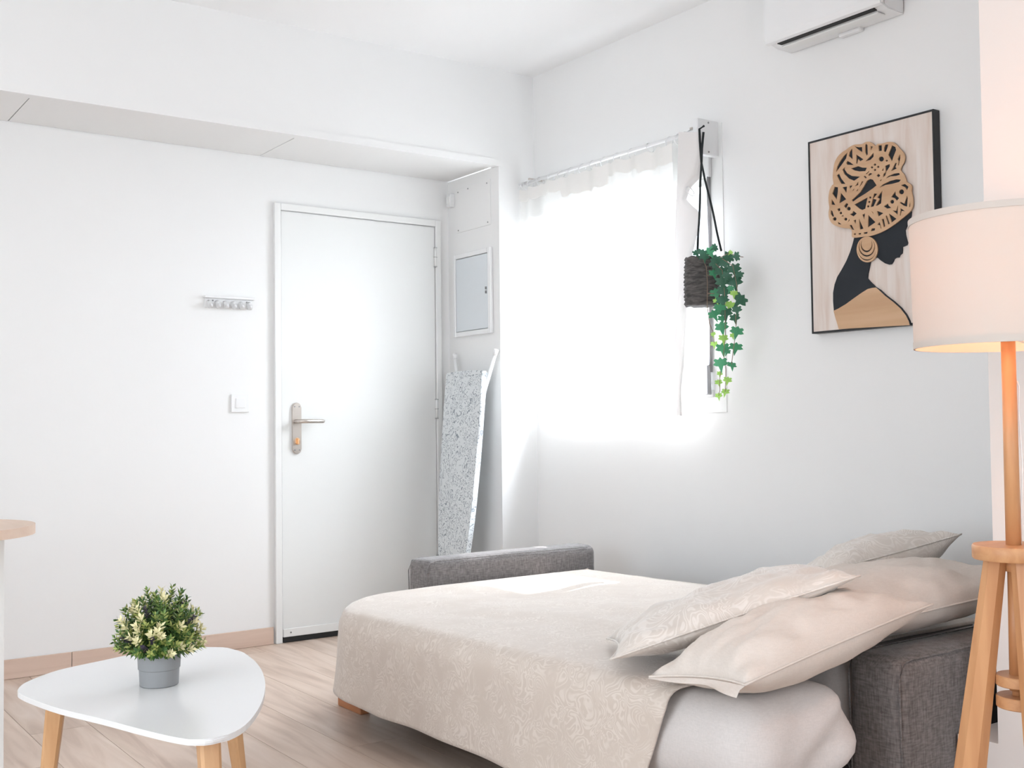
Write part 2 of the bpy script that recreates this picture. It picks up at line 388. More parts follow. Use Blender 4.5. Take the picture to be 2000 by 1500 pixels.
# ------------------------------------------------------------------ return wall: hatch, fuse box, chime
hatch = thing('access_hatch', 'flat white screwed-on access panel above the fuse box', 'panel', (XR, 4.755, 2.16))
boxo('cover', (XR-0.005, 4.597, 2.040), (XR, 4.912, 2.272), MW, hatch, 0.0015, 1)
for y, z in ((4.625, 2.255), (4.80, 2.258), (4.62, 2.055), (4.895, 2.053), (4.895, 2.255)):
    latheo('screw', [(0.004, 0), (0.004, 0.0015)], (0, 0), MSCREW, hatch, 8).matrix_basis = Matrix.Translation((XR-0.005, y, z)) @ Matrix.Rotation(-PI/2, 4, 'Y')
keep(hatch)
fb = thing('fuse_box', 'pale grey-blue metal fuse box door on the return wall', 'fuse box', (XR, 4.76, 1.7))
bm = bmesh.new()
for a, b in (((4.584, 1.490), (4.612, 1.925)), ((4.912, 1.490), (4.938, 1.925)), ((4.612, 1.490), (4.912, 1.515)), ((4.612, 1.90), (4.912, 1.925))):
    box(bm, (XR-0.018, a[0], a[1]), (XR, b[0], b[1]), 0.003, 1)
frombm('frame', bm, MPVC, fb)
dr = boxo('door', (XR-0.015, 4.615, 1.518), (XR-0.002, 4.909, 1.897), MBOX, fb, 0.002, 1)
for z in (1.700, 1.720): boxo('latch', (XR-0.022, 4.621, z-0.007), (XR-0.013, 4.628, z+0.007), MSCREW, dr)
keep(fb)
ch = thing('door_contact', 'small white plastic box high in the recess corner', 'sensor', (XR, 4.95, 2.2))
boxo('body', (XR-0.03, 4.935, 2.185), (XR, 4.972, 2.255), MPVC, ch, 0.003, 2)
boxo('cap', (XR-0.034, 4.94, 2.20), (XR-0.029, 4.967, 2.24), MTRIM, ch, 0.001, 1); keep(ch)

# ------------------------------------------------------------------ ironing board leaning on the return wall
def printmat():
    m = mat('board_cover', (0.72, 0.745, 0.755), 0.9, spec=0.1); v = coords(m); n, l, b = nt(m)
    f = noisetex(m, v, 24, 1.0, 2.2)
    kk = n.new('ShaderNodeMath'); kk.operation = 'MULTIPLY'; kk.inputs[1].default_value = 24; l.new(f, kk.inputs[0])
    s = n.new('ShaderNodeMath'); s.operation = 'SINE'; l.new(kk.outputs[0], s.inputs[0])
    tocol(m, ramp(m, s.outputs[0], [(0.0, (0.72, 0.745, 0.755)), (0.70, (0.72, 0.745, 0.755)), (0.92, (0.27, 0.30, 0.33))])); return m
MPRINT = printmat()
ib = thing('ironing_board', 'ironing board in a grey-patterned cover leaning in the door recess', 'ironing board', (3.0, 4.78, 0.0))
outl = smoothpoly([(-0.14, 1.305), (-0.165, 1.27), (-0.168, 1.05), (-0.16, 0.75), (-0.135, 0.45), (-0.085, 0.2), (-0.03, 0.06), (0.03, 0.06), (0.085, 0.2), (0.135, 0.45), (0.16, 0.75), (0.168, 1.05), (0.165, 1.27), (0.14, 1.305)], 4)
bm = bmesh.new(); prism(bm, [(y, z) for y, z in outl], 0, 0, 0.028, 0.01, 3)
bd = frombm('padded_top', bm, MPRINT, ib)
for p in bd.data.polygons: p.use_smooth = len(p.vertices) == 4
LEAN = math.atan2(0.12, 1.3)
for sgn, ly in ((-1, -0.17), (1, 0.16)):
    tubeo('leg', [(0.045, ly*0.35, 0.3), (0.05, ly*0.72, 1.2), (0.055, ly*1.12, 1.395)], 0.0095, MPVC, ib, 10)
    tubeo('leg_cap', [(0.0545, ly*1.10, 1.385), (0.0555, ly*1.16, 1.412)], 0.012, MPVC, ib, 10)
tubeo('crossbar', [(0.045, -0.1, 0.5), (0.045, 0.1, 0.5)], 0.008, MPVC, ib, 8)
ib.location = (2.945, 4.705, 0.0); ib.rotation_euler = (0, LEAN, 0)

# ------------------------------------------------------------------ window
win = struct(boxo('window_1', (XW-0.003, 3.217, 1.071), (XW+0.004, WY0, 2.277), MTRIM), 'white casement window')
bm = bmesh.new()
box(bm, (XW-0.003, WY0, 1.071), (XW+0.004, 4.50, WZ0)); box(bm, (XW-0.003, WY0, WZ1), (XW+0.004, 4.50, 2.277)); box(bm, (XW-0.003, WY1, WZ0), (XW+0.004, 4.50, WZ1))
frombm('window_casing', bm, MTRIM, win)
ym = 3.84
for a, b in ((WY0, ym), (ym, WY1)):
    bm = bmesh.new(); xa, xb = XW+0.02, XW+0.06; w = 0.035
    box(bm, (xa, a, WZ0), (xb, a+w, WZ1), 0.003, 1); box(bm, (xa, b-w, WZ0), (xb, b, WZ1), 0.003, 1)
    box(bm, (xa, a+w, WZ0), (xb, b-w, WZ0+w), 0.003, 1); box(bm, (xa, a+w, WZ1-w), (xb, b-w, WZ1), 0.003, 1)
    s = frombm('window_sash', bm, MTRIM, win)
    boxo('pane', (XW+0.037, a+w, WZ0+w), (XW+0.041, b-w, WZ1-w), MGLASS, s)
bo = tubeo('bolt_rod', [(XW-0.012, 3.296, 1.24), (XW-0.012, 3.290, 2.075)], 0.0075, MGREY, win, 10)
boxo('bolt_guide', (XW-0.02, 3.278, 2.06), (XW-0.002, 3.306, 2.16), MPVC, win, 0.003, 1)
hd = boxo('bolt_handle', (XW-0.035, 3.292, 1.145), (XW-0.012, 3.312, 1.27), MGREY, win, 0.004, 2)
boxo('bolt_keep', (XW-0.012, 3.285, 1.135), (XW-0.002, 3.325, 1.165), MPVC, win, 0.002, 1)

# ------------------------------------------------------------------ curtain rod, curtain
RX, RZ = 3.30, 2.243
rod = thing('curtain_rod', 'thin white curtain rod above the window with a block bracket', 'curtain rod', (RX, 3.9, RZ))
tubeo('rod', [(RX, YF-0.001, RZ), (RX, 3.262, RZ)], 0.0085, MPVC, rod, 12)
boxo('bracket_block', (3.268, 3.238, 2.137), (XW, 3.268, 2.285), MPVC, rod, 0.003, 1)
for z in (2.15, 2.272): 
    latheo('screw', [(0.004, 0), (0.004, 0.002)], (0, 0), MSCREW, rod, 8).matrix_basis = Matrix.Translation((3.33, 3.238, z)) @ Matrix.Rotation(PI/2, 4, 'X')
boxo('rod_hook_arm', (RX-0.004, 3.30, RZ+0.012), (XW, 3.312, RZ+0.02), MSTEEL, rod)
boxo('rod_hook_arm', (RX-0.004, 4.44, RZ+0.012), (XW, 4.452, RZ+0.02), MSTEEL, rod); keep(rod)
ct = thing('curtain', 'sheer white curtain on rings drawn across the window', 'curtain', (RX, 4.0, 1.1))
NY, NZ = 150, 46; yA, yB = 4.515, 3.405
bm = bmesh.new(); g = []
for i in range(NY+1):
    u = i/NY; col = []
    for j in range(NZ+1):
        v = j/NZ; y = yA + (yB-yA)*u
        amp = 0.010 + 0.010*v
        xx = RX - 0.012 + amp*math.sin(u*44 + 0.8*math.sin(u*9)) + 0.006*math.sin(u*17+v*3)
        z = RZ - 0.026 - 0.006*(1-math.cos(u*2*PI*13))*(1-v)*0.8 - v*(1.135 + 0.022*u + 0.004*math.sin(u*30))
        col.append(bm.verts.new((xx, y + 0.006*math.sin(u*44)*v, z)))
    g.append(col)
for i in range(NY):
    for j in range(NZ): bm.faces.new((g[i][j], g[i+1][j], g[i+1][j+1], g[i][j+1]))
frombm('cloth', bm, MCURT, ct, True)
bm = bmesh.new(); g = []
for i in range(NY+1):                       # doubled heading band
    u = i/NY; y = yA + (yB-yA)*u; amp = 0.0105
    xx = RX - 0.0155 + amp*math.sin(u*44 + 0.8*math.sin(u*9)) + 0.006*math.sin(u*17)
    z0 = RZ - 0.027 - 0.0048*(1-math.cos(u*2*PI*13))
    d = 0.060 + 0.035*(1 if 0.30 < u < 0.62 else 0) + 0.02*(1 if u > 0.8 else 0)
    g.append((bm.verts.new((xx, y, z0)), bm.verts.new((xx, y, z0-d))))
for a, b in zip(g, g[1:]): bm.faces.new((a[0], b[0], b[1], a[1]))
frombm('heading_band', bm, MCURT2, ct, True)
bm = bmesh.new(); g = []
for i in range(NY+1):                       # bottom hem
    u = i/NY; y = yA + (yB-yA)*u + 0.006*math.sin(u*44)
    xx = RX - 0.0155 + 0.02*math.sin(u*44 + 0.8*math.sin(u*9)) + 0.006*math.sin(u*17+3)
    z0 = RZ - 0.026 - (1.135 + 0.022*u + 0.004*math.sin(u*30))
    g.append((bm.verts.new((xx, y, z0)), bm.verts.new((xx, y, z0+0.022))))
for a, b in zip(g, g[1:]): bm.faces.new((a[0], b[0], b[1], a[1]))
frombm('bottom_hem', bm, MCURT2, ct, True)
# the free end turned back towards the room
L_ = [(1325, 258), (1324, 300), (1323, 345), (1320, 400), (1317, 480), (1316, 600), (1317, 700), (1319, 760), (1322, 816)]
R_ = [(1368, 252), (1373, 300), (1370, 345), (1349, 366), (1341, 390), (1352, 402), (1365, 412), (1366, 440), (1352, 500), (1343, 580), (1337, 680), (1334, 760), (1337, 812)]
def interp(P, t):
    f = t*(len(P)-1); i = min(int(f), len(P)-2); f -= i
    return (P[i][0]*(1-f)+P[i+1][0]*f, P[i][1]*(1-f)+P[i+1][1]*f)
def edge_x(P, yy):
    for a, b in zip(P, P[1:]):
        if a[1] <= yy <= b[1]: return a[0] + (b[0]-a[0])*(yy-a[1])/(b[1]-a[1])
    return P[-1][0] if yy > P[-1][1] else P[0][0]
bm = bmesh.new(); g = []
for j in range(81):
    yy = 258 + (812-258)*j/80; xl, xr = edge_x(L_, yy), edge_x(R_, yy); row = []
    for i in range(9):
        u = i/8; px = xl + (xr-xl)*u
        xpl = 3.272 - 0.02*math.sin(u*PI) + 0.008*math.sin(j*0.2+u*5)
        row.append(bm.verts.new(at(px, yy, 0, xpl)))
    g.append(row)
for a, b in zip(g, g[1:]):
    for i in range(8): bm.faces.new((a[i], a[i+1], b[i+1], b[i]))
frombm('turned_edge', bm, MCURT3, ct, True)
def ring(cy, cz, r, parent, tilt=0.0, x=RX):
    bm = bmesh.new(); n = 16; pts = [(x + r*math.sin(2*PI*i/n), cy + tilt*math.cos(2*PI*i/n), cz + r*math.cos(2*PI*i/n)) for i in range(n)]
    tube(bm, pts + [pts[0]], 0.0022, 6, False); return frombm('curtain_ring', bm, MPVC, parent, True)
for yr in [4.50, 4.485, 4.47, 4.44, 4.36, 4.27, 4.19, 4.11, 4.03, 3.95, 3.87, 3.78, 3.68, 3.56, 3.44, 3.385, 3.36, 3.335, 3.31]:
    ring(yr, RZ-0.012, 0.021, ct, random.uniform(-0.008, 0.008))
q = at(1348, 374, 0, 3.262); ring(q.y, q.z, 0.02, ct, 0.012, 3.262)
keep(ct)

# ------------------------------------------------------------------ hanging basket with ivy
BX = 3.235
hb = thing('hanging_ivy_basket', 'dark woven hanging basket with trailing ivy on black cords', 'hanging plant', (BX, 3.2, 1.5))
bc = at(1371, 550, 0, BX)
def weave():
    m = mat('dark_woven_basket', (0.06, 0.055, 0.055), 0.95); v = coords(m, (0.35, 0.35, 1.6)); n, l, b = nt(m)
    f = noisetex(m, v, 70, 3, 1.0); tocol(m, ramp(m, f, [(0.35, (0.05, 0.046, 0.046)), (0.7, (0.15, 0.138, 0.13))])); return m
MWEAVE = weave()
zt, zb, rr = bc.z+0.097, bc.z-0.098, 0.066
bm = bmesh.new(); SEG = 44; rows = 13; rings = []
for j in range(rows*3+1):
    t = j/(rows*3); z = zt + (zb-zt)*t; base = rr*(1 + 0.05*math.sin(t*PI)) + 0.004*t; rg = []
    for k2 in range(SEG):
        th = 2*PI*k2/SEG
        w = 0.0018*math.sin(th*9 + (PI if (j//3) % 2 else 0)) + 0.0026*math.sin(j*2*PI/3)
        rg.append(bm.verts.new((bc.x+(base+w)*math.cos(th), bc.y+(base+w)*math.sin(th), z + 0.0025*math.sin(th*9)*(1 if (j//3) % 2 else -1))))
    rings.append(rg)
for a, b in zip(rings, rings[1:]):
    for k2 in range(SEG): bm.faces.new((a[k2], a[(k2+1) % SEG], b[(k2+1) % SEG], b[k2]))
bm.faces.new(rings[-1])
frombm('woven_pot', bm, MWEAVE, hb, True)
latheo('soil', [(0.001, zt-0.02), (0.06, zt-0.02)], (bc.x, bc.y), MSOIL, hb, 24, False)
kn = at(1370, 318, 0, BX+0.02); tp = at(1366, 248, 0, BX+0.04)
for pts in ([(1375, 246), (1366, 252), (1367, 275), (1370, 318)], [(1374, 258), (1371, 290), (1370, 318)]):
    tubeo('cord', [at(px, py, 0, BX+0.02) for px, py in pts], 0.0048, MCORD, hb, 8)
for i, (px, py, dx) in enumerate(((1360, 404, 0.03), (1363, 490, -0.05), (1409, 490, -0.01))):
    e = at(px, py, 0, BX+dx) if i else Vector((bc.x+0.03, bc.y+0.055, zt))
    p = [kn.lerp(e, t) + Vector((0, 0.002*math.sin(t*9), 0)) for t in (0, .2, .4, .6, .8, 1)]
    tubeo('cord', p, 0.0042, MCORD, hb, 8)
def leafmat(n_, c1, c2):
    m = mat(n_, c1, 0.5); v = coords(m); f = noisetex(m, v, 40, 3); tocol(m, ramp(m, f, [(0.35, c1), (0.7, c2)]))
    nn, l, b = nt(m); b.inputs['Transmission Weight'].default_value = 0.0
    tr = nn.new('ShaderNodeBsdfTranslucent'); tr.inputs[0].default_value = (*[min(1, 1.3*x) for x in c2], 1)
    mx = nn.new('ShaderNodeMixShader'); mx.inputs[0].default_value = 0.16; out = [x for x in nn if x.type == 'OUTPUT_MATERIAL'][0]
    l.new(b.outputs[0], mx.inputs[1]); l.new(tr.outputs[0], mx.inputs[2]); l.new(mx.outputs[0], out.inputs[0]); return m
LM = [leafmat('ivy_dark', (0.018, 0.075, 0.045), (0.05, 0.17, 0.10)), leafmat('ivy_mid', (0.03, 0.20, 0.095), (0.08, 0.33, 0.16)), leafmat('ivy_lime', (0.22, 0.48, 0.08), (0.42, 0.66, 0.16))]
IV = [(0, 0.42), (0.14, 0.26), (0.34, 0.34), (0.46, 0.22), (0.36, 0.10), (0.52, -0.06), (0.34, -0.16), (0.16, -0.2), (0.0, -0.72)]
def leafmesh(mi):
    pts = IV + [(-x, y) for x, y in IV[-2:0:-1]]
    me = bpy.data.meshes.new('ivy_leaf'); vs = [(0, 0, 0.05)] + [(x, y, -0.16*abs(x)-0.10*y*y) for x, y in pts]
    n = len(pts); me.from_pydata(vs, [], [(0, 1+i, 1+(i+1) % n) for i in range(n)]); me.materials.append(LM[mi])
    for p in me.polygons: p.use_smooth = True
    return me
LME = [leafmesh(i) for i in range(3)]
# leaves read off the photograph: crop x, crop y (4.41 px per pixel from 1320, 460), size, tone, turn
LV = [(180, 150, 70, 0, 20), (225, 150, 75, 0, -20), (290, 140, 95, 1, 30), (335, 105, 60, 0, -60), (250, 185, 70, 0, 0), (345, 225, 110, 0, 60), (410, 230, 95, 0, -60),
      (455, 180, 95, 0, -75), (520, 180, 70, 0, -85), (470, 145, 40, 2, -40), (330, 325, 80, 1, 8), (395, 310, 110, 0, 0), (500, 290, 105, 0, 10), (540, 335, 80, 0, -20), (440, 350, 80, 0, -20),
      (400, 400, 105, 0, 5), (510, 400, 110, 0, 5), (345, 495, 95, 1, 12), (420, 480, 115, 0, 0), (470, 455, 65, 1, -20), (500, 500, 60, 2, 0), (555, 555, 115, 0, -40), (400, 555, 100, 0, 10),
      (350, 560, 55, 2, 20), (380, 620, 95, 1, -10), (465, 600, 80, 2, -15), (430, 665, 100, 0, 0), (330, 680, 90, 1, 25), (525, 640, 75, 0, 5), (510, 710, 80, 0, 10), (400, 715, 70, 1, 0),
      (395, 790, 100, 1, 10), (525, 825, 100, 1, -15), (320, 850, 45, 2, 10), (410, 885, 75, 2, 0), (330, 935, 55, 2, 5), (490, 860, 50, 2, 10), (405, 970, 105, 1, 5), (515, 960, 105, 1, -10),
      (440, 1000, 55, 1, -20), (385, 1100, 105, 1, 5), (485, 1115, 75, 1, -10), (380, 1190, 50, 2, 0), (445, 1245, 65, 2, -10), (370, 1265, 60, 2, 8), (425, 1345, 65, 2, -8), (370, 1380, 55, 2, 6)]
for (cx, cy, sz, mi, rot) in LV:
    dx = random.uniform(-0.05, 0.03) if cy < 700 else random.uniform(-0.02, 0.02)
    p = at(1320+cx/4.41, 460+cy/4.41, 0, BX-0.045+dx)
    o = link('ivy_leaf', LME[mi], None, hb); s = sz/4.41*(p-Vector((0, 0, H))).length/F*1.2
    nrm = (Vector((0, 0, H))-p).normalized(); nrm = (nrm + Vector((random.uniform(-.5, .5), random.uniform(-.5, .5), random.uniform(-.1, .5)))).normalized()
    z = nrm; y = Vector((0, 0, 1)); y = (y - z*y.dot(z)).normalized(); xx = y.cross(z)
    R3 = Matrix((xx, y, z)).transposed() @ Matrix.Rotation(math.radians(rot), 3, 'Z')
    o.matrix_basis = Matrix.Translation(p) @ R3.to_4x4() @ Matrix.Diagonal((s, s, s, 1))
for pts in ([(235, 210), (262, 270), (272, 400), (270, 600), (290, 760), (325, 840), (330, 930)], [(300, 200), (400, 300), (420, 500), (425, 700), (425, 900), (410, 1020), (430, 1150), (430, 1250), (425, 1345)],
            [(380, 190), (460, 150), (540, 180), (580, 185)], [(400, 200), (490, 260), (520, 400), (540, 560), (515, 700), (520, 820), (500, 950), (480, 1110)], [(390, 1150), (375, 1260), (380, 1330), (370, 1380)], [(272, 340), (310, 345)], [(272, 500), (330, 500)]):
    tubeo('vine', [at(1320+a/4.41, 460+b/4.41, 0, BX-0.05) for a, b in pts], 0.0014, MVINE, hb, 5)
keep(hb)

# ------------------------------------------------------------------ air conditioner
ac = thing('air_conditioner', 'white wall air conditioner with a dark louvre slot', 'air conditioner', (XW, 2.6, 2.46))
ay0, ay1, az = 2.335, 2.845, 2.462
prismo('casing', [(3.385, az), (3.30, az+0.002), (3.272, az+0.010), (3.272, az+0.05), (3.385, az+0.05)], 1, ay0, ay1, MPVC, ac, 0.004, 2)
prismo('front_panel', [(3.262, az+0.006), (3.247, az+0.010), (3.240, az+0.03), (3.238, az+0.255), (3.26, az+0.275), (3.388, az+0.275), (3.388, az+0.05), (3.262, az+0.05)], 1, ay0-0.006, ay1+0.006, MPVC, ac, 0.004, 2)
boxo('air_slot', (3.2635, ay0+0.04, az+0.0035), (3.288, ay1-0.04, az+0.02), MBLACK, ac)
boxo('louvre_flap', (3.289, ay0+0.04, az-0.006), (3.335, ay1-0.04, az+0.001), MTRIM, ac, 0.002, 1)
boxo('pipe_cover', (3.362, 2.505, az-0.012), (3.388, 2.60, az+0.002), MPVC, ac, 0.004, 2)
keep(ac)

# ------------------------------------------------------------------ framed relief picture
pcx = XW-0.034
pic = thing('wall_picture', 'black-framed relief picture of a woman in a patterned wooden headwrap', 'picture', (XW, 2.5, 1.73))
A = at(1577, 278, 0, pcx); B = at(1588, 652, 0, pcx); D = at(1824, 213, 0, pcx)
py1, py0, pz0, pz1 = (A.y+B.y)/2, D.y, B.z, (A.z+D.z)/2
bm = bmesh.new(); w = 0.007
box(bm, (pcx-0.003, py0, pz0), (XW-0.002, py0+w, pz1), 0.001, 1); box(bm, (pcx-0.003, py1-w, pz0), (XW-0.002, py1, pz1), 0.001, 1)
box(bm, (pcx-0.003, py0+w, pz0), (XW-0.002, py1-w, pz0+w), 0.001, 1); box(bm, (pcx-0.003, py0+w, pz1-w), (XW-0.002, py1-w, pz1), 0.001, 1)
frombm('frame', bm, mat('black_frame', (0.012, 0.013, 0.015), 0.5), pic)
def washed():
    m = mat('whitewashed_board', (0.72, 0.6, 0.53), 0.85); v = coords(m, (1, 9, 1.0)); f = noisetex(m, v, 3.2, 6, 0.4)
    tocol(m, ramp(m, f, [(0.30, (0.68, 0.555, 0.48)), (0.5, (0.755, 0.665, 0.605)), (0.72, (0.80, 0.735, 0.69))])); return m
boxo('backboard', (pcx, py0+w, pz0+w), (XW-0.004, py1-w, pz1-w), washed(), pic)
MPLY = wood('birch_ply', (0.62, 0.40, 0.24), (0.53, 0.32, 0.18), 1, 10); MNAVY = mat('blue_black_paint', (0.010, 0.014, 0.020), 0.75)
SC = 6.82
def toyz(cx, cy, oy=260):
    p = at(1600+cx/SC, oy+cy/SC, 0, pcx); return (p.y, p.z)
def P5(pts): return [toyz(*p) for p in pts]
def P6(pts): return [toyz(p[0], p[1], 440) for p in pts]
def place(depth): return lambda x, y, d: Vector((pcx-depth-d, x, y))
TUR = [(470, 1395), (460, 1320), (440, 1280), (330, 1265), (250, 1240), (190, 1200), (155, 1130), (150, 1060), (160, 1000), (150, 920), (150, 840), (165, 760), (195, 700), (215, 680), (205, 600), (212, 500), (230, 400), (270, 320), (330, 260), (385, 225), (430, 190), (490, 160), (550, 155), (600, 150), (640, 125), (690, 120), (740, 145), (775, 175), (800, 150), (860, 145), (930, 125), (1000, 125), (1050, 155), (1090, 205), (1140, 255), (1165, 320), (1155, 390), (1125, 440), (1110, 500), (1150, 550), (1180, 620), (1190, 655), (1235, 680), (1258, 720), (1255, 780), (1272, 870), (1275, 950), (1260, 1010), (1235, 1050), (1180, 1100), (1100, 1165), (1000, 1240), (900, 1300), (800, 1345), (700, 1375), (600, 1385)]
HOLES = [[(400, 265), (385, 340), (330, 420), (250, 525), (265, 450), (300, 380), (350, 310)], [(465, 210), (470, 355), (420, 310), (430, 250)], [(495, 180), (550, 195), (595, 190), (600, 260), (540, 220)],
 [(650, 145), (668, 165), (672, 290), (655, 305), (638, 260), (638, 165)], [(710, 180), (740, 185), (715, 235)], [(520, 290), (615, 355), (570, 380), (545, 350), (535, 410), (520, 410)], [(750, 265), (748, 320), (710, 360), (640, 382), (690, 330)],
 [(815, 170), (858, 165), (860, 240), (820, 245)], [(890, 200), (905, 160), (945, 155), (935, 200), (910, 260), (885, 245)], [(995, 170), (1040, 190), (1050, 230), (1010, 330), (995, 385), (945, 295), (965, 240)],
 [(1103, 285), (1105, 340), (1085, 440), (1075, 430), (1085, 380), (1070, 350)], [(400, 375), (440, 395), (485, 430), (395, 425), (385, 400)], [(450, 475), (545, 445), (600, 465), (660, 465), (640, 510), (560, 515), (490, 500)],
 [(370, 455), (365, 490), (400, 540), (460, 575), (570, 585), (490, 640), (420, 610), (360, 550), (335, 490)], [(290, 545), (320, 610), (375, 680), (320, 680), (290, 630), (260, 565)], [(695, 505), (690, 520), (655, 555), (648, 545)], [(700, 535), (735, 545), (688, 575), (680, 560)], [(635, 572), (660, 598), (645, 610), (618, 582)],
 [(965, 415), (965, 450), (920, 520), (905, 570), (875, 595), (880, 550), (910, 520), (905, 440)], [(882, 470), (882, 505), (858, 505)], [(1060, 400), (1040, 460), (1060, 475), (985, 510), (1010, 460), (1035, 405)], [(835, 635), (860, 618), (845, 648)],
 [(1090, 535), (1100, 560), (1050, 575), (975, 580), (915, 610), (940, 580), (1020, 545)], [(1115, 625), (1090, 655), (1000, 680), (910, 695), (830, 730), (870, 690), (960, 645), (1050, 620)],
 [(700, 615), (740, 625), (790, 700), (740, 740), (640, 810), (540, 870), (475, 918), (458, 895), (500, 860), (570, 790), (620, 710), (660, 640)], [(545, 655), (545, 695), (500, 715)], [(590, 650), (615, 645), (590, 690), (560, 725)], [(490, 740), (490, 760), (468, 780)], [(545, 745), (540, 770), (518, 780)],
 [(430, 705), (470, 700), (435, 750)], [(335, 725), (395, 715), (388, 800)], [(230, 720), (275, 725), (275, 780), (258, 890), (200, 810)], [(315, 800), (385, 885), (295, 940)], [(195, 885), (240, 960), (185, 955)], [(388, 935), (412, 950), (382, 1008), (355, 975)],
 [(670, 860), (640, 1010), (600, 1028), (560, 1010), (495, 955)], [(755, 810), (800, 810), (745, 880), (790, 890), (750, 980), (710, 990)], [(865, 770), (850, 940), (800, 970), (780, 970), (830, 880), (800, 860)], [(1040, 775), (1045, 830), (1090, 870), (1060, 905), (1030, 870), (985, 855)],
 [(1115, 700), (1165, 680), (1215, 720), (1195, 765), (1170, 725)], [(885, 980), (940, 940), (950, 970), (985, 1000), (930, 1010)], [(1195, 835), (1205, 870), (1195, 985), (1150, 970), (1100, 935), (1110, 920), (1160, 945)], [(1075, 965), (1070, 1090), (1005, 1035), (1050, 1040)],
 [(1110, 1005), (1170, 1045), (1125, 1040), (1110, 1105), (1100, 1100)], [(795, 1040), (880, 1070), (815, 1115)], [(720, 1040), (745, 1060), (750, 1085)], [(955, 1075), (1055, 1145), (990, 1195)], [(910, 1105), (925, 1100), (965, 1210), (945, 1220)], [(860, 1150), (885, 1145), (905, 1245), (885, 1258)],
 [(830, 1190), (855, 1270), (845, 1275), (835, 1230), (800, 1225)], [(680, 1095), (775, 1190), (675, 1260)], [(555, 1145), (615, 1275), (568, 1290)], [(600, 1090), (635, 1075), (625, 1155)], [(485, 1165), (515, 1155), (512, 1215)], [(430, 1230), (455, 1225), (495, 1300), (460, 1285)], [(275, 1185), (325, 1220), (280, 1215)],
 [(180, 1030), (200, 1040), (222, 1112), (205, 1120), (178, 1080)], [(265, 1015), (300, 1000), (308, 1030), (285, 1050)], [(320, 1112), (345, 1092), (350, 1115)], [(480, 1040), (525, 1075), (480, 1115), (435, 1085), (465, 1070)], [(425, 1150), (430, 1165), (405, 1195)],
 [(490, 1338), (512, 1338), (510, 1360), (490, 1360)], [(550, 1338), (582, 1332), (580, 1352), (552, 1356)], [(620, 1325), (670, 1318), (665, 1342), (620, 1346)], [(710, 1310), (725, 1275), (770, 1270), (765, 1300)], [(1235, 920), (1238, 980), (1222, 995)]]
def circ(cx, cy, r, n=14, ry=None): return [(cx+r*math.cos(2*PI*i/n), cy+(ry or r)*math.sin(2*PI*i/n)) for i in range(n)]
for c_ in ((853, 350, 34), (420, 1010, 25), (705, 862, 14), (692, 920, 14), (678, 980, 14), (1122, 787, 33), (997, 918, 26), (232, 1147, 24), (313, 1068, 17), (378, 1150, 20)): HOLES.append(circ(*c_))
for c_ in ((768, 425, 18), (812, 455, 18), (728, 462, 18), (768, 495, 18), (815, 570, 24), (925, 372, 16)): HOLES.append(circ(*c_, n=4))
TURS = smoothpoly(TUR, 3)
hw = curve2d('headwrap', [P5(TURS)] + [P5(h) for h in HOLES], MPLY, pic, place(0.006), 0.005); hw['label'] = 'cut-out birch ply headwrap'
ctr = (700, 740)
curve2d('headwrap_backing', [P5([(ctr[0]+(x-ctr[0])*0.975, ctr[1]+(y-ctr[1])*0.975) for x, y in TURS])], MNAVY, pic, place(0.0002), 0.0055)
NECK = [(205, 1140), (270, 1110), (370, 1050), (480, 970), (580, 900), (660, 850), (720, 835), (770, 830)]
HEAD = [(480, 150), (455, 250), (420, 360), (370, 480), (310, 590), (250, 690), (215, 790), (195, 900), (195, 1010)] + NECK + [(740, 797), (700, 760), (655, 710), (660, 650), (680, 560), (695, 490), (740, 440), (785, 430), (830, 470), (890, 510), (940, 525), (975, 520), (1000, 480), (1010, 450), (1040, 432), (1075, 430), (1085, 400), (1115, 375), (1120, 330), (1120, 290), (1145, 280), (1180, 265), (1188, 235), (1175, 190), (1160, 130), (1155, 70), (1175, 20), (1205, -40), (1235, -120), (1240, -180), (1100, -260), (900, -150), (700, -60)]
curve2d('profile', [P6(HEAD)], MNAVY, pic, place(0.0002), 0.0045)
SHO = [(820, 870), (900, 945), (1000, 1020), (1100, 1110), (1170, 1200), (1210, 1280), (1222, 1330)]
DRESS = NECK + SHO + [(275, 1384), (250, 1300), (225, 1220)]
curve2d('dress', [P6(DRESS)], MPLY, pic, place(0.0002), 0.006)
curve2d('shoulder_edge', [P6([(765, 822)] + [(x+10, y-8) for x, y in SHO] + [(x-1, y) for x, y in SHO[::-1]])], MNAVY, pic, place(0.0002), 0.0066)
def arc(cx, cy, rx, ry, w, a0, a1, n=20):
    o = [(cx+rx*math.cos(math.radians(a0+(a1-a0)*i/n)), cy+ry*math.sin(math.radians(a0+(a1-a0)*i/n))) for i in range(n+1)]
    return o + [(cx+(rx-w*math.sin(PI*i/n)-1)*math.cos(math.radians(a0+(a1-a0)*i/n)), cy+(ry-w*math.sin(PI*i/n)-1)*math.sin(math.radians(a0+(a1-a0)*i/n))) for i in range(n, -1, -1)]
ER = circ(662, 325, 140, 36, 172)
er = curve2d('earring', [P6(ER), P6(arc(655, 265, 78, 97, 20, -38, 218)), P6(arc(658, 290, 108, 130, 18, -42, 222)), P6(arc(660, 330, 118, 142, 12, 15, 165))], MPLY, pic, place(0.0055), 0.005)
curve2d('earring_backing', [P6(circ(662, 325, 130, 30, 162))], MNAVY, pic, place(0.0002), 0.005)
keep(pic)

